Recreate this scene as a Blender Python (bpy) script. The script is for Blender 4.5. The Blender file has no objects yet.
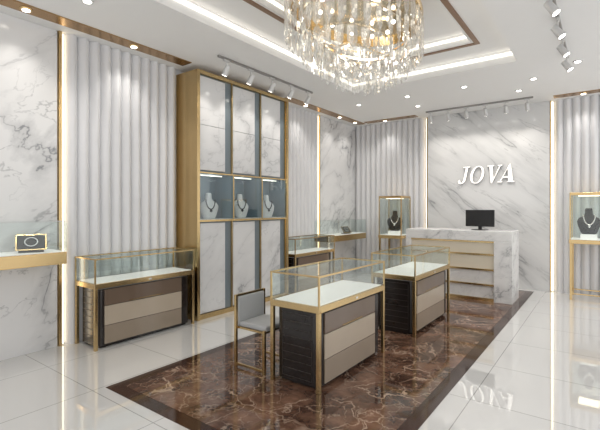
import bpy, bmesh, math, random
from mathutils import Vector, Matrix
random.seed(4)
S=bpy.context.scene
COL=S.collection
S.view_settings.view_transform='Standard'
S.view_settings.look='None'
H=3.65; XL=-5.1; YB=9.2; XR=1.3; YF=-3.0

# ---------------- materials ----------------
def newmat(name):
    m=bpy.data.materials.new(name); m.use_nodes=True
    nt=m.node_tree; b=nt.nodes['Principled BSDF']; return m,nt,b
def pbr(name,c,r=0.5,metal=0.0,emit=0.0,ec=None,var=0.04,coat=0.0):
    m,nt,b=newmat(name)
    n=nt.nodes.new('ShaderNodeTexNoise'); n.inputs['Scale'].default_value=6
    g=nt.nodes.new('ShaderNodeNewGeometry'); nt.links.new(g.outputs['Position'],n.inputs['Vector'])
    cr=nt.nodes.new('ShaderNodeValToRGB')
    cr.color_ramp.elements[0].color=(*[max(0,x*(1-var)) for x in c],1)
    cr.color_ramp.elements[1].color=(*[min(1,x*(1+var)) for x in c],1)
    nt.links.new(n.outputs['Fac'],cr.inputs['Fac']); nt.links.new(cr.outputs['Color'],b.inputs['Base Color'])
    b.inputs['Roughness'].default_value=r; b.inputs['Metallic'].default_value=metal
    b.inputs['Coat Weight'].default_value=coat
    if emit:
        b.inputs['Emission Color'].default_value=(*(ec or c),1); b.inputs['Emission Strength'].default_value=emit
    return m
def math_node(nt,op,a,bv=None):
    n=nt.nodes.new('ShaderNodeMath'); n.operation=op
    if hasattr(a,'is_linked'): nt.links.new(a,n.inputs[0])
    else: n.inputs[0].default_value=a
    if bv is not None:
        if hasattr(bv,'is_linked'): nt.links.new(bv,n.inputs[1])
        else: n.inputs[1].default_value=bv
    return n.outputs[0]
def marble(name,base=(0.80,0.80,0.80),vein=(0.30,0.31,0.33),rough=0.15,scale=0.8,k=1.0,off=(0,0,0),diag=-1.0):
    m,nt,b=newmat(name)
    g=nt.nodes.new('ShaderNodeNewGeometry')
    ps=nt.nodes.new('ShaderNodeVectorMath'); ps.operation='ADD'; ps.inputs[1].default_value=off; nt.links.new(g.outputs['Position'],ps.inputs[0])
    def dot(v):
        d=nt.nodes.new('ShaderNodeVectorMath'); d.operation='DOT_PRODUCT'; d.inputs[1].default_value=v; nt.links.new(ps.outputs[0],d.inputs[0]); return d.outputs['Value']
    cb=nt.nodes.new('ShaderNodeCombineXYZ')
    nt.links.new(dot((.55,.1,.45)),cb.inputs[0]); nt.links.new(dot((.1,.55,.45)),cb.inputs[1]); nt.links.new(dot((.85*diag,.85*diag,1.1)),cb.inputs[2])
    def ridge(sc,dist,width,det=7,rough_=.55):
        n=nt.nodes.new('ShaderNodeTexNoise'); n.inputs['Scale'].default_value=sc; n.inputs['Detail'].default_value=det
        n.inputs['Distortion'].default_value=dist; n.inputs['Roughness'].default_value=rough_
        nt.links.new(cb.outputs[0],n.inputs['Vector'])
        a=math_node(nt,'SUBTRACT',n.outputs['Fac'],0.5); a=math_node(nt,'ABSOLUTE',a)
        mr=nt.nodes.new('ShaderNodeMapRange'); mr.inputs['From Min'].default_value=0; mr.inputs['From Max'].default_value=width
        mr.inputs['To Min'].default_value=1; mr.inputs['To Max'].default_value=0
        nt.links.new(a,mr.inputs['Value']); return mr.outputs[0]
    r1=ridge(scale,0.35,0.014); r2=ridge(scale*2.6,0.5,0.012); r3=ridge(scale*1.0,0.35,0.075)
    mk_=nt.nodes.new('ShaderNodeTexNoise'); mk_.inputs['Scale'].default_value=1.3; nt.links.new(ps.outputs[0],mk_.inputs['Vector'])
    mkr=nt.nodes.new('ShaderNodeMapRange'); mkr.inputs['From Min'].default_value=0.4; mkr.inputs['From Max'].default_value=0.62
    nt.links.new(mk_.outputs['Fac'],mkr.inputs['Value'])
    t=math_node(nt,'MULTIPLY',r1,math_node(nt,'ADD',math_node(nt,'MULTIPLY',mkr.outputs[0],0.6),0.25))
    t=math_node(nt,'MAXIMUM',t,math_node(nt,'MULTIPLY',r2,math_node(nt,'MULTIPLY',mkr.outputs[0],0.45)))
    t=math_node(nt,'MAXIMUM',t,math_node(nt,'MULTIPLY',r3,math_node(nt,'ADD',math_node(nt,'MULTIPLY',mkr.outputs[0],0.25),0.10)))
    t=math_node(nt,'MULTIPLY',t,k)
    mx=nt.nodes.new('ShaderNodeMix'); mx.data_type='RGBA'
    nt.links.new(t,mx.inputs['Factor']); mx.inputs['A'].default_value=(*base,1); mx.inputs['B'].default_value=(*vein,1)
    nt.links.new(mx.outputs['Result'],b.inputs['Base Color']); b.inputs['Roughness'].default_value=rough
    return m
def brown_marble():
    m,nt,b=newmat('brown_marble')
    g=nt.nodes.new('ShaderNodeNewGeometry')
    n=nt.nodes.new('ShaderNodeTexNoise'); n.inputs['Scale'].default_value=2.2; n.inputs['Detail'].default_value=6; n.inputs['Roughness'].default_value=0.55
    nt.links.new(g.outputs['Position'],n.inputs['Vector'])
    ad=nt.nodes.new('ShaderNodeVectorMath'); ad.operation='MULTIPLY_ADD'; ad.inputs[1].default_value=(.8,.8,0)
    nt.links.new(n.outputs['Color'],ad.inputs[0]); nt.links.new(g.outputs['Position'],ad.inputs[2])
    def vor(sc,wd):
        v=nt.nodes.new('ShaderNodeTexVoronoi'); v.feature='DISTANCE_TO_EDGE'; v.inputs['Scale'].default_value=sc
        nt.links.new(ad.outputs[0],v.inputs['Vector'])
        mr=nt.nodes.new('ShaderNodeMapRange'); mr.inputs['From Max'].default_value=wd; mr.inputs['To Min'].default_value=1; mr.inputs['To Max'].default_value=0
        nt.links.new(v.outputs['Distance'],mr.inputs['Value']); return mr.outputs[0]
    n2=nt.nodes.new('ShaderNodeTexNoise'); n2.inputs['Scale'].default_value=3.0; n2.inputs['Detail'].default_value=8; n2.inputs['Roughness'].default_value=0.65
    nt.links.new(g.outputs['Position'],n2.inputs['Vector'])
    cr=nt.nodes.new('ShaderNodeValToRGB'); e=cr.color_ramp.elements
    e[0].position=0.40; e[0].color=(0.055,0.026,0.017,1); e[1].position=0.68; e[1].color=(0.24,0.13,0.085,1)
    nt.links.new(n2.outputs['Fac'],cr.inputs['Fac'])
    n3=nt.nodes.new('ShaderNodeTexNoise'); n3.inputs['Scale'].default_value=1.9; nt.links.new(g.outputs['Position'],n3.inputs['Vector'])
    k3=nt.nodes.new('ShaderNodeMapRange'); k3.inputs['From Min'].default_value=.38; k3.inputs['From Max'].default_value=.6; nt.links.new(n3.outputs['Fac'],k3.inputs['Value'])
    f=math_node(nt,'MAXIMUM',math_node(nt,'MULTIPLY',vor(2.4,.022),math_node(nt,'ADD',math_node(nt,'MULTIPLY',k3.outputs[0],.65),.15)),math_node(nt,'MULTIPLY',vor(5.6,.03),math_node(nt,'MULTIPLY',k3.outputs[0],.5)))
    mx=nt.nodes.new('ShaderNodeMix'); mx.data_type='RGBA'; nt.links.new(f,mx.inputs['Factor'])
    nt.links.new(cr.outputs['Color'],mx.inputs['A']); mx.inputs['B'].default_value=(0.66,0.50,0.38,1)
    nt.links.new(mx.outputs['Result'],b.inputs['Base Color']); b.inputs['Roughness'].default_value=0.05
    b.inputs['Specular IOR Level'].default_value=0.8
    return m
def tile_floor():
    m,nt,b=newmat('white_floor_tile')
    g=nt.nodes.new('ShaderNodeNewGeometry')
    br=nt.nodes.new('ShaderNodeTexBrick'); br.offset=0.0; br.inputs['Scale'].default_value=1.0
    br.inputs['Brick Width'].default_value=0.9; br.inputs['Row Height'].default_value=0.9
    br.inputs['Mortar Size'].default_value=0.004; br.inputs['Color1'].default_value=(0.70,0.70,0.695,1); br.inputs['Color2'].default_value=(0.73,0.73,0.725,1)
    br.inputs['Mortar'].default_value=(0.36,0.36,0.35,1)
    nt.links.new(g.outputs['Position'],br.inputs['Vector']); nt.links.new(br.outputs['Color'],b.inputs['Base Color'])
    b.inputs['Roughness'].default_value=0.02; b.inputs['Specular IOR Level'].default_value=1.0
    b.inputs['Coat Weight'].default_value=0.7; b.inputs['Coat Roughness'].default_value=0.01
    return m
def glass_mat(name='clear_glass',tint=(0.96,0.985,0.98),refl=0.10,face=.18,diff=0):
    m=bpy.data.materials.new(name); m.use_nodes=True; nt=m.node_tree; nt.nodes.clear()
    o=nt.nodes.new('ShaderNodeOutputMaterial'); t=nt.nodes.new('ShaderNodeBsdfTransparent'); t.inputs[0].default_value=(*tint,1)
    gl=nt.nodes.new('ShaderNodeBsdfGlossy'); gl.inputs['Roughness'].default_value=0.02
    lw=nt.nodes.new('ShaderNodeLayerWeight'); lw.inputs[0].default_value=0.25
    k=math_node(nt,'ADD',math_node(nt,'MULTIPLY',lw.outputs['Facing'],face),refl*0.5)
    mx=nt.nodes.new('ShaderNodeMixShader'); nt.links.new(k,mx.inputs[0]); nt.links.new(t.outputs[0],mx.inputs[1]); nt.links.new(gl.outputs[0],mx.inputs[2])
    last=mx
    if diff:
        tr=nt.nodes.new('ShaderNodeBsdfTranslucent'); tr.inputs[0].default_value=(1,.98,.94,1)
        m2=nt.nodes.new('ShaderNodeMixShader'); m2.inputs[0].default_value=diff
        nt.links.new(mx.outputs[0],m2.inputs[1]); nt.links.new(tr.outputs[0],m2.inputs[2]); last=m2
    nt.links.new(last.outputs[0],o.inputs[0]); return m
M={}
M['wallm']=marble('white_marble',(0.76,0.76,0.765),(0.13,0.14,0.16),0.14,0.85,1.0)
M['backm']=marble('feature_wall_marble',(0.68,0.685,0.69),(0.12,0.13,0.15),0.16,0.9,1.0,(2.3,1.1,.4),1.0)
M['doorm']=marble('cabinet_door_marble',(0.70,0.705,0.715),(0.16,0.17,0.19),0.12,1.0,.9,(1,5,2))
M['deskm']=marble('desk_marble',(0.80,0.80,0.80),(0.22,0.23,0.25),0.15,1.5,.9)
M['brown']=brown_marble()
M['border']=pbr('dark_brown_marble_border',(0.05,0.024,0.016),0.07,var=0.4)
M['tile']=tile_floor()
M['paint']=pbr('white_ceiling_paint',(0.82,0.82,0.815),0.9,var=0.01)
M['wallp']=pbr('light_wall_paint',(0.74,0.75,0.77),0.8,var=0.01)
M['flute']=pbr('light_grey_fluted_board',(0.72,0.725,0.745),0.4,var=0.02)
M['gold']=pbr('brushed_gold',(0.64,0.47,0.24),0.25,1.0,var=0.05)
M['champ']=pbr('champagne_metal',(0.80,0.70,0.54),0.12,1.0,var=0.05)
M['goldd']=pbr('bronze_gold_panel',(0.42,0.26,0.12),0.25,0.9,var=0.1)
M['glass']=glass_mat()
M['crystal']=glass_mat('chandelier_crystal',(0.97,0.97,0.96),0.30,.75,.10)
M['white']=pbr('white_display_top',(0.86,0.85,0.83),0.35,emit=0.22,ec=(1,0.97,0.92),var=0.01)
M['dark']=pbr('dark_lacquer',(0.018,0.014,0.013),0.16,var=0.2)
M['darkg']=pbr('dark_lacquer_groove',(0.045,0.038,0.034),0.3,var=0.1)
M['taupe']=pbr('taupe_lacquer',(0.16,0.115,0.085),0.08,var=0.08)
M['taupe2']=pbr('light_taupe_lacquer',(0.29,0.235,0.18),0.10,var=0.06)
M['cream']=pbr('cream_lacquer',(0.46,0.39,0.31),0.10,var=0.05)
M['led']=pbr('warm_led',(1,0.85,0.6),0.5,emit=3,ec=(1,0.87,0.65))
M['cove']=pbr('cove_led',(1,0.95,0.85),0.5,emit=1.6,ec=(1,0.94,0.85))
M['lamp']=pbr('lamp_lens',(1,1,1),0.5,emit=9,ec=(1,0.95,0.86))
M['metal']=pbr('satin_white_metal',(0.62,0.62,0.62),0.35,0.4)
M['trackm']=pbr('track_grey_metal',(0.30,0.29,0.28),0.4,0.5)
M['blue']=pbr('blue_grey_glass_panel',(0.17,0.21,0.24),0.12,var=0.06)
M['blue2']=pbr('pale_blue_niche_back',(0.19,0.25,0.29),0.2,var=0.06)
M['bust']=pbr('pale_bust_leatherette',(0.66,0.67,0.68),0.5)
M['black']=pbr('black_velvet',(0.015,0.015,0.017),0.55)
M['screen']=pbr('black_plastic',(0.01,0.01,0.012),0.2)
M['silver']=pbr('silver_chain',(0.85,0.85,0.85),0.2,1.0)
M['beads']=pbr('dark_beads',(0.05,0.05,0.06),0.2,.3)
M['grey']=pbr('grey_upholstery',(0.42,0.43,0.44),0.7)
M['letter']=pbr('white_letter_acrylic',(0.95,0.94,0.92),0.4,emit=0.45,ec=(1,0.97,0.92))
M['lside']=pbr('letter_side_painted_shade',(0.12,0.11,0.10),0.4)  # shadow side of the white letters, painted in as a dark colour
M['rim']=pbr('brown_ceiling_line',(0.25,0.15,0.09),0.4,0.3)
M['cream2']=pbr('beige_shelf_band',(0.62,0.56,0.46),0.3,emit=0.08,ec=(1,0.9,0.7))

# ---------------- mesh helpers ----------------
def bm_box(bm,x0,x1,y0,y1,z0,z1):
    v=[bm.verts.new(p) for p in [(x0,y0,z0),(x1,y0,z0),(x1,y1,z0),(x0,y1,z0),(x0,y0,z1),(x1,y0,z1),(x1,y1,z1),(x0,y1,z1)]]
    for f in [(0,3,2,1),(4,5,6,7),(0,1,5,4),(1,2,6,5),(2,3,7,6),(3,0,4,7)]: bm.faces.new([v[i] for i in f])
def bm_cyl(bm,p0,p1,r0,r1=None,seg=16):
    r1=r0 if r1 is None else r1
    p0=Vector(p0);p1=Vector(p1);d=p1-p0
    q=Vector((0,0,1)).rotation_difference(d.normalized()).to_matrix().to_4x4()
    bmesh.ops.create_cone(bm,cap_ends=True,segments=seg,radius1=r0,radius2=r1,depth=d.length,matrix=Matrix.Translation((p0+p1)/2)@q)
def mk(name,bm,mat,parent=None,bevel=0,smooth=False,seg=2):
    me=bpy.data.meshes.new(name)
    if bevel:
        bmesh.ops.remove_doubles(bm,verts=bm.verts,dist=1e-5)
        bmesh.ops.bevel(bm,geom=[e for e in bm.edges if e.calc_face_angle(0)>0.5],offset=bevel,segments=seg,affect='EDGES',profile=0.5)
    bmesh.ops.recalc_face_normals(bm,faces=bm.faces)
    bm.to_mesh(me); bm.free()
    if smooth:
        for p in me.polygons: p.use_smooth=True
    me.materials.append(mat)
    o=bpy.data.objects.new(name,me); COL.objects.link(o)
    if parent is not None: o.parent=parent
    return o
def boxes(name,lst,mat,parent=None,bevel=0,seg=2):
    bm=bmesh.new()
    for b in lst: bm_box(bm,*b)
    return mk(name,bm,mat,parent,bevel,seg=seg)
def structure(o): o['kind']='structure'; return o
def thing(name,label,cat,loc=(0,0,0),rot=0,group=None):
    e=bpy.data.objects.new(name,None); e.empty_display_size=0.1; e.location=loc; e.rotation_euler=(0,0,rot)
    COL.objects.link(e); e['label']=label; e['category']=cat
    if group: e['group']=group
    return e
def tag(o,label,cat,group=None):
    o['label']=label; o['category']=cat
    if group: o['group']=group
    return o
def copy_thing(src,loc,rot=None,label=None):
    n=src.copy(); COL.objects.link(n); n.location=loc
    if rot is not None: n.rotation_euler=rot
    if label: n['label']=label
    def rec(a,b):
        for c in list(a.children):
            k=c.copy(); COL.objects.link(k); k.parent=b; k.matrix_parent_inverse=c.matrix_parent_inverse.copy(); rec(c,k)
    rec(src,n); return n

# ---------------- room ----------------
structure(boxes('floor',[(XL,XR,YF,YB,-0.1,0)],M['tile']))
RX0,RX1,RY0,RY1=-3.57,-1.08,1.9,8.95
structure(boxes('trim_1',[(RX0,RX1,RY0,RY1,0.0,0.003)],M['border']))
structure(boxes('trim_2',[(RX0+.12,RX1-.12,RY0+.12,RY1-.12,0.003,0.005)],M['brown']))
structure(boxes('wall_left',[(XL-0.1,XL,YF,YB+.1,0,4.1)],M['wallp']))
structure(boxes('wall_back',[(XL,XR,YB,YB+.1,0,4.1)],M['wallp']))
AX0,AX1,AY0,AY1=-3.57,-0.98,0.2,6.4
CX0,CX1,CY0,CY1=-3.0,-1.45,0.8,5.8
Z1=H+0.18; Z2=Z1+0.14
structure(boxes('ceiling',[(XL,AX0,YF,YB,H,4.1),(AX1,XR,YF,YB,H,4.1),(AX0,AX1,AY1,YB,H,4.1),(AX0,AX1,YF,AY0,H,4.1),
  (AX0,CX0,AY0,AY1,Z1,4.1),(CX1,AX1,AY0,AY1,Z1,4.1),(CX0,CX1,CY1,AY1,Z1,4.1),(CX0,CX1,AY0,CY0,Z1,4.1),(CX0,CX1,CY0,CY1,Z2,4.1)],M['paint']))
def frame(x0,x1,y0,y1,w,z0,z1): return [(x0,x1,y0,y0+w,z0,z1),(x0,x1,y1-w,y1,z0,z1),(x0,x0+w,y0+w,y1-w,z0,z1),(x1-w,x1,y0+w,y1-w,z0,z1)]
structure(boxes('trim_3',frame(CX0-.10,CX1+.10,CY0-.1,CY1+.1,0.06,Z1-.012,Z1),M['rim']))
structure(boxes('trim_4',frame(AX0,AX1,AY0,AY1,0.02,H+.10,H+.14),M['cove']))
structure(boxes('trim_5',frame(CX0,CX1,CY0,CY1,0.02,Z1+.07,Z1+.10),M['cove']))
structure(boxes('trim_6',[(-4.86,-4.66,YF,3.72,H-.012,H)],M['goldd']))
structure(boxes('trim_7',[(-4.86,-4.66,5.95,8.95,H-.012,H)],M['goldd']))
structure(boxes('trim_8',[(-4.6,-3.35,8.75,8.95,H-.012,H)],M['goldd']))
structure(boxes('trim_9',[(-0.75,XR,8.75,8.95,H-.012,H)],M['goldd']))

def fluted(name,axis,a0,a1,base,sgn,mat,label):
    bm=bmesh.new(); n=max(1,round((a1-a0)/0.135)); st=14; amp=0.062
    pts=[]
    for i in range(n*st+1):
        a=a0+(a1-a0)*i/(n*st); ph=(i%st)/st
        w=base+sgn*(0.01+amp*abs(math.sin(math.pi*ph))**0.8)
        pts.append((w,a) if axis=='Y' else (a,w))
    lo=[bm.verts.new((p[0],p[1],0.0)) for p in pts]; hi=[bm.verts.new((p[0],p[1],H-0.002)) for p in pts]
    for i in range(len(pts)-1): bm.faces.new((lo[i],lo[i+1],hi[i+1],hi[i]))
    o=mk(name,bm,mat,smooth=False); tag(o,label,'wall panel'); return o
FL='light grey vertically fluted wall panel running floor to ceiling'
fluted('fluted_wall_panel','Y',2.22,3.76,XL,1,M['flute'],FL+' beside cabinet')
fluted('fluted_wall_panel','Y',5.88,7.48,XL,1,M['flute'],FL+' past cabinet')
fluted('fluted_wall_panel','X',XL+.05,-3.28,YB,-1,M['flute'],FL+' in corner')
fluted('fluted_wall_panel','X',-0.76,XR,YB,-1,M['flute'],FL+' by desk')
def slab(name,b,label,mat):
    o=boxes(name,[b],mat,bevel=0.004); return tag(o,label,'wall panel')
slab('marble_wall_panel',(XL,XL+.03,YF,2.13,0,H),'white marble wall panel with grey veins above the wall case',M['wallm'])
slab('marble_wall_panel',(XL,XL+.03,7.57,YB,0,H),'white marble wall panel with grey veins by the corner',M['wallm'])
slab('marble_wall_panel',(-3.2,-0.84,YB-.06,YB,0,H),'white marble feature wall panel with grey veins behind letters',M['backm'])
def lightstrip(b,g,label):
    e=thing('vertical_light_strip',label,'light strip')
    boxes('gold_profile',[g],M['gold'],e); boxes('led_strip',[b],M['led'],e)
L='slim gold wall profile with warm glowing light line'
lightstrip((XL+.005,XL+.02,2.18,2.205,0.02,H-.02),(XL,XL+.045,2.14,2.175,0,H),L)
lightstrip((XL+.005,XL+.02,7.495,7.52,0.02,H-.02),(XL,XL+.045,7.525,7.56,0,H),L)
lightstrip((-3.245,-3.225,YB-.02,YB-.005,0.02,H-.02),(-3.222,-3.205,YB-.065,YB,0,H),L)
lightstrip((-0.815,-0.79,YB-.02,YB-.005,0.02,H-.02),(-0.835,-0.82,YB-.065,YB,0,H),L)

# ---------------- counters ----------------
def counter(x0,x1,y0,y1,label,th=0.75,gh=1.01,body=True):
    cx=(x0+x1)/2; cy=(y0+y1)/2; e=thing('display_counter',label,'counter',(cx,cy,0.005 if x0>-3.6 and x1<-1 else 0))
    w=(x1-x0)/2; l=(y1-y0)/2; t=0.035
    for sx in(-1,1):
        for sy in(-1,1):
            ax=sx*(w-t/2); ay=sy*(l-t/2)
            boxes('leg',[(ax-t/2,ax+t/2,ay-t/2,ay+t/2,0,th-0.06)],M['gold'],e,0.003)
    boxes('skirt_frame',frame(-w,w,-l,l,0.03,th-0.06,th-0.005),M['gold'],e,0.002)
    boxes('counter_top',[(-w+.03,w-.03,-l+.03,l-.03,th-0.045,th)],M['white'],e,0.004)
    q=0.015
    up=[]
    for sx in(-1,1):
        for sy in(-1,1):
            ax=sx*(w-q/2); ay=sy*(l-q/2); up.append((ax-q/2,ax+q/2,ay-q/2,ay+q/2,th-0.005,gh-q))
    boxes('glass_case_frame',frame(-w,w,-l,l,q,gh-q,gh)+up,M['gold'],e)
    g=0.004
    for b in [(-w+g,-w+2*g,-l+q,l-q,th,gh-q),(w-2*g,w-g,-l+q,l-q,th,gh-q),(-w+q,w-q,-l+g,-l+2*g,th,gh-q),(-w+q,w-q,l-2*g,l-g,th,gh-q),(-w+q,w-q,-l+q,l-q,gh-2*g,gh-g)]:
        boxes('glass_pane',[b],M['glass'],e)
    bx0,bx1,by0,by1=-w+.03,w-.035,-l+.05,l-.05; bz=th-0.075
    bm=bmesh.new(); bm_box(bm,bx0,bx1,by0,by1,0.03,bz)
    bmesh.ops.bevel(bm,geom=[k for k in bm.edges if abs(k.verts[0].co.z-k.verts[1].co.z)>.1],offset=0.07,segments=6,affect='EDGES',profile=.5)
    mk('cabinet_body',bm,M['dark'],e)
    boxes('plinth',[(bx0+.04,bx1-.04,by0+.04,by1-.04,0,0.03)],M['dark'],e)
    for ye0,ye1 in((by0-.003,by0+.001),(by1-.001,by1+.003)):
        gr=[(bx0+.075,bx0+.08,ye0,ye1,.06,bz-.03),(bx1-.08,bx1-.075,ye0,ye1,.06,bz-.03)]
        for i in range(9):
            z=0.06+i*(bz-.10)/8; gr.append((bx0+.075,bx1-.075,ye0,ye1,z,z+.006))
        boxes('ribbed_end_trim',gr,M['darkg'],e)
    f0,f1=by0+.075,by1-.15; hh=bz-.05
    zz=[.045,.045+hh*.34,.045+hh*.70,bz-.005]
    for i,(mt,lb) in enumerate((('taupe2','light taupe glossy lower front band'),('cream','cream glossy middle front band'),('taupe','dark taupe glossy upper front band'))):
        a=boxes('front_panel',[(bx1-.001,bx1+.014,f0,f1,zz[i]+.003,zz[i+1]-.003)],M[mt],e,0.002); a['label']=lb
    a=boxes('end_panel',[(bx1-.001,bx1+.012,f1+.006,by1-.07,.045,bz-.008)],M['dark'],e,.003)
    boxes('handle',[(bx1+.014,bx1+.022,f0+.3,f1-.3,zz[2]+.012,zz[2]+.02)],M['gold'],e)
    boxes('lock',[(w-.002,w+.008,-.02,.02,th-.04,th-.02)],M['silver'],e)
    return e
counter(-2.5,-1.95,2.9,4.2,'gold framed glass jewellery counter with dark lacquer cabinet beside a chair')
counter(-2.47,-1.87,4.9,6.3,'gold framed glass jewellery counter with dark cabinet on brown marble floor')
counter(-5.02,-4.55,2.3,3.68,'gold framed glass counter with dark cabinet against fluted wall panel',gh=1.03)
counter(-5.02,-4.55,5.98,7.35,'gold framed glass counter against wall past the display cabinet',gh=1.03)

# ---------------- chair ----------------
ch=thing('chair','low gold framed chair with grey upholstered back tucked by counter','chair',(-2.80,3.15,0.005))
t=.028
for sx in(-1,1):
    for sy in(-1,1):
        ax=sx*.19; ay=sy*.21; top=0.72 if sx<0 else 0.42
        boxes('leg',[(ax-t/2,ax+t/2,ay-t/2,ay+t/2,0,top)],M['gold'],ch,0.003)
boxes('back_rail',[(-.20,-.18,-.196,.196,.70,.72)],M['gold'],ch)
boxes('back_rail',[(-.20,-.18,-.196,.196,.375,.395)],M['gold'],ch)
boxes('backrest',[(-.205,-.165,-.195,.195,.40,.698)],M['grey'],ch,0.010)
boxes('seat_frame',frame(-.18,.18,-.195,.195,.02,.38,.40),M['gold'],ch)
boxes('seat',[(-.160,.20,-.193,.193,.401,.45)],M['grey'],ch,0.015)
boxes('stretcher',[(-.176,.176,-.22,-.20,.02,.04)],M['gold'],ch)
boxes('stretcher',[(-.176,.176,.20,.22,.02,.04)],M['gold'],ch)

# ---------------- bust / necklace ----------------
def bust(loc,rot,mat,chain,label,sc=1.0,group=None):
    e=thing('necklace_bust',label,'jewellery display',loc,rot,group)
    bm=bmesh.new(); prof=[(0,.07,.045,0),(.02,.085,.05,0),(.10,.115,.055,0),(.16,.125,.05,.0),(.20,.105,.042,.01),(.225,.06,.036,.015),(.25,.042,.034,.02),(.31,.038,.032,.022),(.325,.030,.025,.022)]
    rings=[]
    for z,a,b,oy in prof:
        rings.append([bm.verts.new((a*sc*math.cos(k*math.pi/12),(b*math.sin(k*math.pi/12)+oy)*sc,z*sc)) for k in range(24)])
    for i in range(len(rings)-1):
        for k in range(24): bm.faces.new((rings[i][k],rings[i][(k+1)%24],rings[i+1][(k+1)%24],rings[i+1][k]))
    bm.faces.new(rings[0][::-1]); bm.faces.new(rings[-1]); mk('bust_form',bm,mat,e,smooth=True)
    bm=bmesh.new()
    N=24
    for k in range(N+1):
        a=math.pi*(k/N); x=.06*math.cos(a)*sc; z=(.235-.115*math.sin(a))*sc; y=(-.040-.014*math.sin(a))*sc
        bmesh.ops.create_uvsphere(bm,u_segments=8,v_segments=6,radius=.0085*sc,matrix=Matrix.Translation((x,y,z)))
    bmesh.ops.create_uvsphere(bm,u_segments=10,v_segments=8,radius=.018*sc,matrix=Matrix.Translation((0,-.058*sc,.10*sc)))
    mk('necklace',bm,chain,e,smooth=True)
    return e

# ---------------- tall wall cabinet ----------------
cab=thing('display_cabinet','tall gold framed wall cabinet with marble doors and lit niches','cabinet',(0,0,0))
fx=-4.61; y0,y1=3.78,5.86; top=3.57
boxes('carcass',[(XL+.005,XL+.05,y0+.02,y1-.02,0,top)],M['blue'],cab)
boxes('side_panel',[(XL+.005,fx,y0,y0+.05,0,top)],M['gold'],cab,0.003)
boxes('side_panel',[(XL+.005,fx,y1-.05,y1,0,top)],M['gold'],cab,0.003)
boxes('top_panel',[(XL+.05,fx,y0+.05,y1-.05,top-.05,top)],M['gold'],cab,0.003)
nz0,nz1=1.43,2.10
iw=(y1-y0-.1); cw=iw/3
boxes('cabinet_block',[(XL+.05,fx-.06,y0+.05,y1-.05,0.0,nz0-.03)],M['blue'],cab)
boxes('cabinet_block',[(XL+.05,fx-.06,y0+.05,y1-.05,nz1+.02,top-.05)],M['blue'],cab)
boxes('shelf',[(XL+.05,fx-.005,y0+.05,y1-.05,nz0-.03,nz0)],M['gold'],cab)
boxes('shelf',[(XL+.05,fx-.005,y0+.05,y1-.05,nz1,nz1+.02)],M['gold'],cab)
boxes('shelf_liner',[(XL+.07,fx-.035,y0+.05,y1-.05,nz0,nz0+.008)],M['bust'],cab)
boxes('niche_back',[(XL+.05,XL+.07,y0+.05,y1-.05,nz0,nz1)],M['blue2'],cab)
boxes('niche_liner',[(XL+.07,fx-.035,y0+.05,y0+.058,nz0+.008,nz1)],M['blue2'],cab)
boxes('niche_liner',[(XL+.07,fx-.035,y1-.058,y1-.05,nz0+.008,nz1)],M['blue2'],cab)
boxes('niche_liner',[(XL+.07,fx-.035,y0+.058,y1-.058,nz1-.008,nz1)],M['blue2'],cab)
for i in range(3):
    a=y0+.05+i*cw; b=a+cw
    pa,pb=(a+.02,b-.15)
    boxes('door',[(fx-.06,fx-.035,pa,pb,nz1+.05,2.80),],M['doorm'],cab,0.003)
    boxes('door',[(fx-.06,fx-.035,pa,pb,2.805,top-.07),],M['doorm'],cab,0.003)
    boxes('door',[(fx-.06,fx-.035,pa,pb,0.08,nz0-.05)],M['doorm'],cab,0.003)
    if i<2: boxes('divider',[(XL+.07,fx-.01,b-.010,b+.010,nz0+.008,nz1-.008)],M['blue2'],cab)
    if i<2: boxes('divider_edge',[(fx-.01,fx-.004,b-.012,b+.012,nz0,nz1)],M['gold'],cab)
    boxes('upright_strip',[(fx-.058,fx-.03,b-.014,b+.0,0.0,nz0-.031)],M['gold'],cab)
    boxes('upright_strip',[(fx-.058,fx-.03,b-.014,b,nz1+.021,top-.051)],M['gold'],cab)
    boxes('niche_light',[(fx-.20,fx-.18,a+.08,b-.08,nz1-.018,nz1-.009)],M['cove'],cab)
    boxes('niche_glass',[(fx-.03,fx-.026,a+.015,b-.015,nz0,nz1)],M['glass'],cab)
boxes('plinth',[(fx-.06,fx-.02,y0+.05,y1-.05,0,.07)],M['gold'],cab)
for i in range(3):
    c=y0+.05+(i+.5)*cw
    bust((-4.80,c,nz0+.008),math.pi/2-0.3,M['bust'],M['beads'],'pale necklace bust with dark necklace inside cabinet niche',1.2,'necklace busts in the wall cabinet')

# ---------------- wall mounted cases ----------------
def wallcase(ya,yb,label,dz=0):
    e=thing('wall_display_case',label,'display case',(XL+.03,0,dz)); d=.42
    boxes('base',[(0,d,ya,yb,1.0,1.13)],M['gold'],e,0.004)
    boxes('base_top',[(.01,d-.01,ya+.01,yb-.01,1.13,1.136)],M['white'],e)
    g=.005; z0,z1=1.136,1.45
    for b in [(d-g,d,ya,yb,z0,z1),(g,d-g,ya,ya+g,z0,z1),(g,d-g,yb-g,yb,z0,z1),(0,d,ya,yb,z1,z1+g)]:
        boxes('glass_pane',[b],M['glass'],e)
    boxes('edge_trim',[(d-.004,d+.002,ya,yb,z1+g,z1+g+.005),(0,d-.004,yb-.005,yb+.000,z1+g,z1+g+.005)],M['metal'],e)
    return e
wallcase(0.2,2.05,'wall mounted glass case with thick gold base on marble')
wallcase(7.35,8.95,'wall mounted glass case with gold base near corner',-.13)
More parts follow.
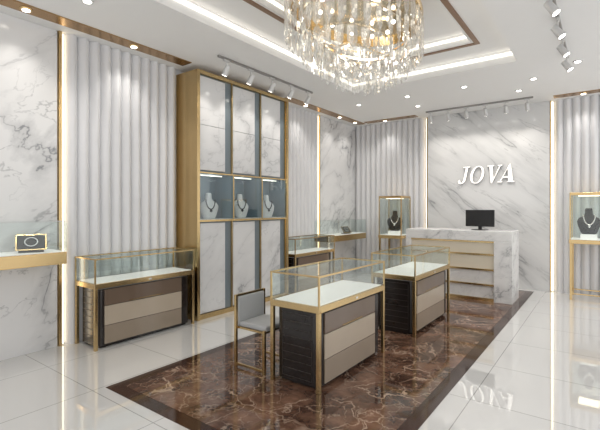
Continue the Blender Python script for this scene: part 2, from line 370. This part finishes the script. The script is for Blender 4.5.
def tray(loc,rot,sc=1.0):
    e=thing('jewellery_stand','black tilted jewellery tray with gold rim inside glass case','jewellery display',loc,rot)
    e.scale=(sc,sc,sc)
    def tilt(o): o.rotation_euler=(-0.75,0,0); o.location=(0,-.05,.02)
    bm=bmesh.new(); bm_box(bm,-.10,.10,-.008,.008,0,.15)
    tilt(mk('display_pad',bm,M['black'],e,0.004))
    tilt(boxes('gold_rim',[(-.11,.11,-.014,-.009,-.01,.0),(-.11,.11,-.014,-.009,.15,.16),(-.11,-.10,-.014,-.009,0,.15),(.10,.11,-.014,-.009,0,.15)],M['gold'],e))
    boxes('support',[(-.04,.04,.0,.04,0,.07),(-.09,.09,-.06,.06,0,.012)],M['black'],e,0.003)
    bm=bmesh.new()
    for k in range(24):
        a=k*math.pi/12; bmesh.ops.create_uvsphere(bm,u_segments=6,v_segments=5,radius=.007,matrix=Matrix.Translation((.045*math.cos(a),-.016,.075+.045*math.sin(a))))
    tilt(mk('necklace',bm,M['silver'],e))
    return e
tray((-4.85,1.78,1.137),math.pi/2-.35,1.25); tray((-4.83,8.3,1.007),math.pi/2-.2,1.1)

# ---------------- floor vitrines ----------------
def vitrine(cx,cy,label,b=.98,w=.27):
    e=thing('glass_showcase',label,'showcase',(cx,cy,0)); q=.018; tp=1.87
    for sx in(-1,1):
        for sy in(-1,1):
            ax=sx*(w-.018); ay=sy*(w-.018); boxes('leg',[(ax-.018,ax+.018,ay-.018,ay+.018,0,b-.001)],M['gold'],e,.003)
    boxes('lower_stretcher',frame(-w+.008,w-.008,-w+.008,w-.008,.02,.10,.12),M['gold'],e)
    boxes('base',[(-w-.01,w+.01,-w-.01,w+.01,b,b+.07)],M['gold'],e,.005)
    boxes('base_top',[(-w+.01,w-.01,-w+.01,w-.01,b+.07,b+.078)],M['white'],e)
    for sx in(-1,1):
        for sy in(-1,1):
            ax=sx*(w-q/2); ay=sy*(w-q/2); boxes('case_post',[(ax-q/2,ax+q/2,ay-q/2,ay+q/2,b+.07,tp-.05)],M['gold'],e)
    boxes('top_cap',[(-w,w,-w,w,tp-.05,tp)],M['gold'],e,.004)
    boxes('case_light',[(-.15,.15,-.15,.15,tp-.058,tp-.05)],M['led'],e)
    for bb in [(-w+.004,-w+.008,-w+q,w-q,b+.07,tp-.05),(w-.008,w-.004,-w+q,w-q,b+.07,tp-.05),(-w+q,w-q,-w+.004,-w+.008,b+.07,tp-.05),(-w+q,w-q,w-.008,w-.004,b+.07,tp-.05)]:
        boxes('glass_pane',[bb],M['glass'],e)
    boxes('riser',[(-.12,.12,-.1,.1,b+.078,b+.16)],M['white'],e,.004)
    return e
vitrine(-3.85,8.82,'gold framed glass showcase on tall legs in corner',.92)
vitrine(-0.22,8.82,'gold framed glass showcase on tall legs beside marble panel')
bust((-3.85,8.82,1.081),.3,M['black'],M['silver'],'black necklace bust with silver necklace inside corner showcase',1.4)
bust((-0.22,8.82,1.141),.1,M['black'],M['silver'],'black necklace bust with silver necklace inside glass showcase',1.4)

# ---------------- reception desk ----------------
dx0,dx1,dy0,dy1=-3.05,-1.22,7.5,8.15; dh=1.2
desk=thing('reception_desk','white marble reception desk with horizontal gold lines and lit bands','desk',(0,0,0.005))
boxes('desk_top',[(dx0,dx1,dy0,dy1,dh-.17,dh)],M['deskm'],desk,.005)
boxes('end_panel',[(dx1-.28,dx1,dy0,dy1,0,dh-.171)],M['deskm'],desk,.004)
boxes('end_panel',[(dx0,dx0+.1,dy0,dy1,0,dh-.171)],M['deskm'],desk,.004)
boxes('front_panel',[(dx0+.1,dx1-.28,dy0+.06,dy0+.10,0,dh-.171)],M['deskm'],desk)
for z in (.26,.52,.78,dh-.20):
    boxes('gold_strip',[(dx0+.1,dx1-.281,dy0+.015,dy0+.06,z,z+.03)],M['gold'],desk)
boxes('light_band',[(dx0+.1,dx1-.281,dy0+.05,dy0+.06,.81,1.0)],M['cream2'],desk)
boxes('light_band',[(dx0+.1,dx1-.281,dy0+.05,dy0+.06,.55,.78)],M['cream2'],desk)
boxes('kick_strip',[(dx0+.1,dx1-.281,dy0+.03,dy0+.06,0,.05)],M['gold'],desk)
mon=thing('computer_monitor','black computer monitor standing on marble reception desk','monitor',(-1.80,7.85,dh+.006),-.1)
boxes('screen',[(-.25,.25,-.015,.015,.06,.36)],M['screen'],mon,.006)
boxes('stand',[(-.03,.03,-.0,.03,.0,.12)],M['screen'],mon,.003)
boxes('base',[(-.12,.12,-.08,.09,0,.012)],M['screen'],mon,.003)

# ---------------- letters ----------------
def ell(cx,cy,a,b,n=40): return [(cx+a*math.cos(2*math.pi*k/n),cy+b*math.sin(2*math.pi*k/n)) for k in range(n)]
LET=[('J',[[(0.14,1),(0.62,1),(0.62,.95),(.50,.93),(.50,.25),(.46,.10),(.36,.01),(.18,-.03),(0.02,.03),(-.03,.13),(.03,.23),(.12,.21),(.15,.13),(.19,.05),(.26,.07),(.32,.2),(.32,.93),(.14,.95)]],.74),
 ('O',[ell(.45,.49,.46,.52),ell(.45,.49,.28,.46)],1.04),
 ('V',[[(-.04,1),(.40,1),(.40,.95),(.31,.93),(.53,.26),(.72,.93),(.62,.95),(.62,1),(.92,1),(.92,.95),(.81,.93),(.50,-.03),(.41,-.03),(.10,.93),(-.04,.95)]],.88),
 ('A',[[(-.06,0),(.26,0),(.26,.05),(.16,.07),(.225,.25),(.56,.25),(.62,.07),(.52,.05),(.52,0),(1.0,0),(1.0,.05),(.90,.07),(.54,1.03),(.46,1.03),(.08,.07),(-.06,.05)],[(.255,.33),(.40,.76),(.535,.33)]],1.0)]
sc=.355; lx=-2.53
sign=thing('wall_sign','white italic serif raised letters mounted on marble wall panel','sign',(lx,YB-.061,2.12))
cur=0
for nm,polys,adv in LET:
    cu=bpy.data.curves.new('letter','CURVE'); cu.dimensions='2D'; cu.fill_mode='BOTH'; cu.extrude=0.02
    for P in polys:
        sp=cu.splines.new('POLY'); sp.points.add(len(P)-1); sp.use_cyclic_u=True
        for k,(x,y) in enumerate(P): sp.points[k].co=((x+.24*y)*sc*.84+cur,y*sc,0,1)
    tmp=bpy.data.objects.new('tmp',cu); COL.objects.link(tmp)
    bpy.context.view_layer.update()
    me=bpy.data.meshes.new_from_object(tmp.evaluated_get(bpy.context.evaluated_depsgraph_get()))
    bpy.data.objects.remove(tmp); me.name='letter'
    me.transform(Matrix.Rotation(math.pi/2,4,'X')); me.materials.clear(); me.materials.append(M['letter']); me.materials.append(M['lside'])
    for p in me.polygons: p.material_index=0 if abs(p.normal.y)>.7 else 1
    o=bpy.data.objects.new('letter',me); COL.objects.link(o); o.parent=sign; o.location=(0,-.021,0)
    cur+=adv*.84*sc

# ---------------- chandelier ----------------
CX,CY=-2.18,4.0; a_,b_=1.0,.64
cz=Z2
chd=thing('chandelier','oval gold ceiling chandelier with many hanging crystal prisms','chandelier',(CX,CY,0))
def ring(name,a,b,z0,z1,th,mat):
    bm=bmesh.new(); n=64; R=[]
    for (k,z) in ((1,z0),(1,z1),(0,z1),(0,z0)):
        f=(0 if k else th); R.append([bm.verts.new(((b-f)*math.cos(2*math.pi*i/n),(a-f)*math.sin(2*math.pi*i/n),z)) for i in range(n)])
    for j in range(4):
        for i in range(n): bm.faces.new((R[j][i],R[j][(i+1)%n],R[(j+1)%4][(i+1)%n],R[(j+1)%4][i]))
    return mk(name,bm,mat,chd)
def plate(name,a,b,z0,z1,mat):
    bm=bmesh.new(); n=48
    lo=[bm.verts.new((b*math.cos(2*math.pi*i/n),a*math.sin(2*math.pi*i/n),z0)) for i in range(n)]
    hi=[bm.verts.new((b*math.cos(2*math.pi*i/n),a*math.sin(2*math.pi*i/n),z1)) for i in range(n)]
    for i in range(n): bm.faces.new((lo[i],lo[(i+1)%n],hi[(i+1)%n],hi[i]))
    bm.faces.new(lo[::-1]); bm.faces.new(hi); mk(name,bm,mat,chd)
for px,py in((0,.4),(0,-.4),(.25,0),(-.25,0)):
    bm=bmesh.new(); bm_cyl(bm,(px,py,3.80),(px,py,cz-.05),.01,seg=8); mk('suspension_rod',bm,M['gold'],chd)
plate('canopy',.5,.3,cz-.05,cz,M['gold'])
plate('top_plate',a_-.02,b_-.02,3.78,3.80,M['champ'])
ring('gold_ring',a_,b_,3.72,3.79,.025,M['gold'])
ring('gold_ring',a_-.19,b_-.15,3.56,3.58,.015,M['champ'])
ring('gold_ring',a_-.42,b_-.30,3.40,3.42,.015,M['champ'])
ring('gold_ring',a_-.66,b_-.44,3.28,3.30,.015,M['champ'])
def prism_mesh(lens):
    bm=bmesh.new(); z=0.01
    for L_ in lens:
        w=.036
        c=[(-w,0),(-w*.4,-w*.5),(w*.4,-w*.5),(w,0),(w*.4,w*.5),(-w*.4,w*.5)]
        prev=None
        for (zz,s) in ((z,.25),(z-.03,1),(z-L_+.04,.95),(z-L_,.25)):
            A=[bm.verts.new((x*s,y*s,zz)) for x,y in c]
            if prev:
                for i in range(6): bm.faces.new((prev[i],prev[(i+1)%6],A[(i+1)%6],A[i]))
            prev=A
        z-=L_
    bmesh.ops.remove_doubles(bm,verts=bm.verts,dist=1e-4)
    me=bpy.data.meshes.new('crystal_pendant'); bm.to_mesh(me); bm.free(); me.materials.append(M['crystal']); return me
pm1=prism_mesh([.22,.22]); pm2=prism_mesh([.24,.22]); pm3=prism_mesh([.20,.22]); pm4=prism_mesh([.18,.20])
for (n,a,b,z,pm) in ((42,a_-.012,b_-.012,3.72,pm1),(28,a_-.20,b_-.16,3.56,pm2),(19,a_-.43,b_-.31,3.40,pm3),(10,a_-.67,b_-.45,3.28,pm4)):
    for i in range(n):
        t_=2*math.pi*i/n; o=bpy.data.objects.new('crystal_pendant',pm); COL.objects.link(o); o.parent=chd
        o.location=(b*math.cos(t_),a*math.sin(t_),z); o.rotation_euler=(0,0,t_+math.pi/2+random.uniform(-.5,.5))
for i in range(10):
    t_=2*math.pi*i/10; bm=bmesh.new(); bmesh.ops.create_uvsphere(bm,u_segments=10,v_segments=8,radius=.022,matrix=Matrix.Translation((.33*math.cos(t_),.58*math.sin(t_),3.70)))
    mk('bulb',bm,M['lamp'],chd)

# ---------------- lights ----------------
def light(type_,loc,energy,color=(1,.95,.88),parent=None,**k):
    l=bpy.data.lights.new('lamp_light',type_); l.energy=energy; l.color=color
    for a,v in k.items(): setattr(l,a,v)
    o=bpy.data.objects.new('lamp_light',l); COL.objects.link(o); o.location=loc
    if parent is not None: o.parent=parent
    return o
for sy in(-.4,.4): light('POINT',(0,sy,3.45),6,(1,.95,.88),chd,shadow_soft_size=.08)
def downlight(x,y,z,energy,ring_='metal',ang=1.9,group='recessed ceiling downlights'):
    e=thing('ceiling_downlight','small round recessed ceiling downlight glowing warm white','downlight',(x,y,z),0,group)
    bm=bmesh.new(); bm_cyl(bm,(0,0,-.012),(0,0,0),.055,.06,20); mk('trim_ring',bm,M[ring_],e)
    bm=bmesh.new(); bm_cyl(bm,(0,0,-.016),(0,0,-.0121),.036,.036,16); mk('lens',bm,M['lamp'],e)
    light('SPOT',(0,0,-.03),energy,(1,.95,.88),e,spot_size=ang,spot_blend=.8,shadow_soft_size=.05)
    return e
for y in(.9,1.7,2.9): downlight(-4.76,y,H-.012,20,'gold')
for y in(6.6,7.9,8.6): downlight(-4.76,y,H-.012,18,'gold')
downlight(-4.1,8.85,H-.012,18,'gold')
for x in(-.3,.5): downlight(x,8.85,H-.012,18,'gold')
for (x,y) in((-4.1,2.0),(-3.9,7.2),(-2.9,7.2),(-1.9,7.2),(-.9,7.4),(-.3,6.9),(-.4,3.5),(-3.0,8.0),(-1.2,8.0)): downlight(x,y,H,40,ang=2.4)
def spot_src(en):
    e=thing('track_spotlight','white cylindrical spotlight hanging from ceiling track','spotlight',(0,0,0),0,'track spotlights')
    bm=bmesh.new(); bm_box(bm,-.016,.016,-.05,.05,-.02,0); bm_cyl(bm,(0,0,-.018),(0,0,-.11),.009,seg=8); mk('mount',bm,M['metal'],e)
    d=Vector((-.55,0,-.83)).normalized(); c=Vector((0,0,-.14))
    bm=bmesh.new(); bm_cyl(bm,c-d*.07,c+d*.07,.034,.042,18); mk('lamp_head',bm,M['metal'],e)
    bm=bmesh.new(); bm_cyl(bm,c+d*.070,c+d*.074,.034,.034,16); mk('lens',bm,M['lamp'],e)
    o=light('SPOT',c+d*.09,en,(1,.94,.86),e,spot_size=1.3,spot_blend=.9,shadow_soft_size=.05)
    o.rotation_euler=Vector((0,0,-1)).rotation_difference(d).to_euler()
    return e
def track(x0,x1,y0,y1,label):
    o=boxes('ceiling_track',[(x0,x1,y0,y1,H-.03,H)],M['trackm'],bevel=.003); tag(o,label,'lighting track')
track(-4.165,-4.135,3.75,5.95,'grey ceiling lighting track facing wall cabinet')
track(-3.05,-1.05,8.585,8.615,'grey ceiling lighting track facing marble feature wall')
track(-.415,-.385,4.2,6.6,'grey ceiling lighting track over tiled aisle')
s0=spot_src(12); s0.location=(-4.15,3.9,H-.03)
for i in range(1,5): copy_thing(s0,(-4.15,3.9+i*.48,H-.03))
for i in range(6): copy_thing(s0,(-2.95+i*.36,8.6,H-.03),(0,0,-math.pi/2))
for i in range(4): copy_thing(s0,(-.4,4.5+i*.65,H-.03),(0,0,math.pi))
for i in range(3): light('POINT',(fx-.12,y0+.05+(i+.5)*cw,nz1-.08),.8,(.9,.97,1),cab,shadow_soft_size=.04)

# world
w=bpy.data.worlds.new('world'); S.world=w; w.use_nodes=True
bg=w.node_tree.nodes['Background']; bg.inputs[0].default_value=(1,.99,.975,1); bg.inputs[1].default_value=1.2

# camera
cam=bpy.data.cameras.new('camera'); co=bpy.data.objects.new('camera',cam); COL.objects.link(co)
co.location=(0,0,1.6); co.rotation_euler=(math.pi/2,0,math.radians(36.6)); cam.lens=24.6; cam.sensor_width=36; cam.shift_y=-7/600
S.camera=co
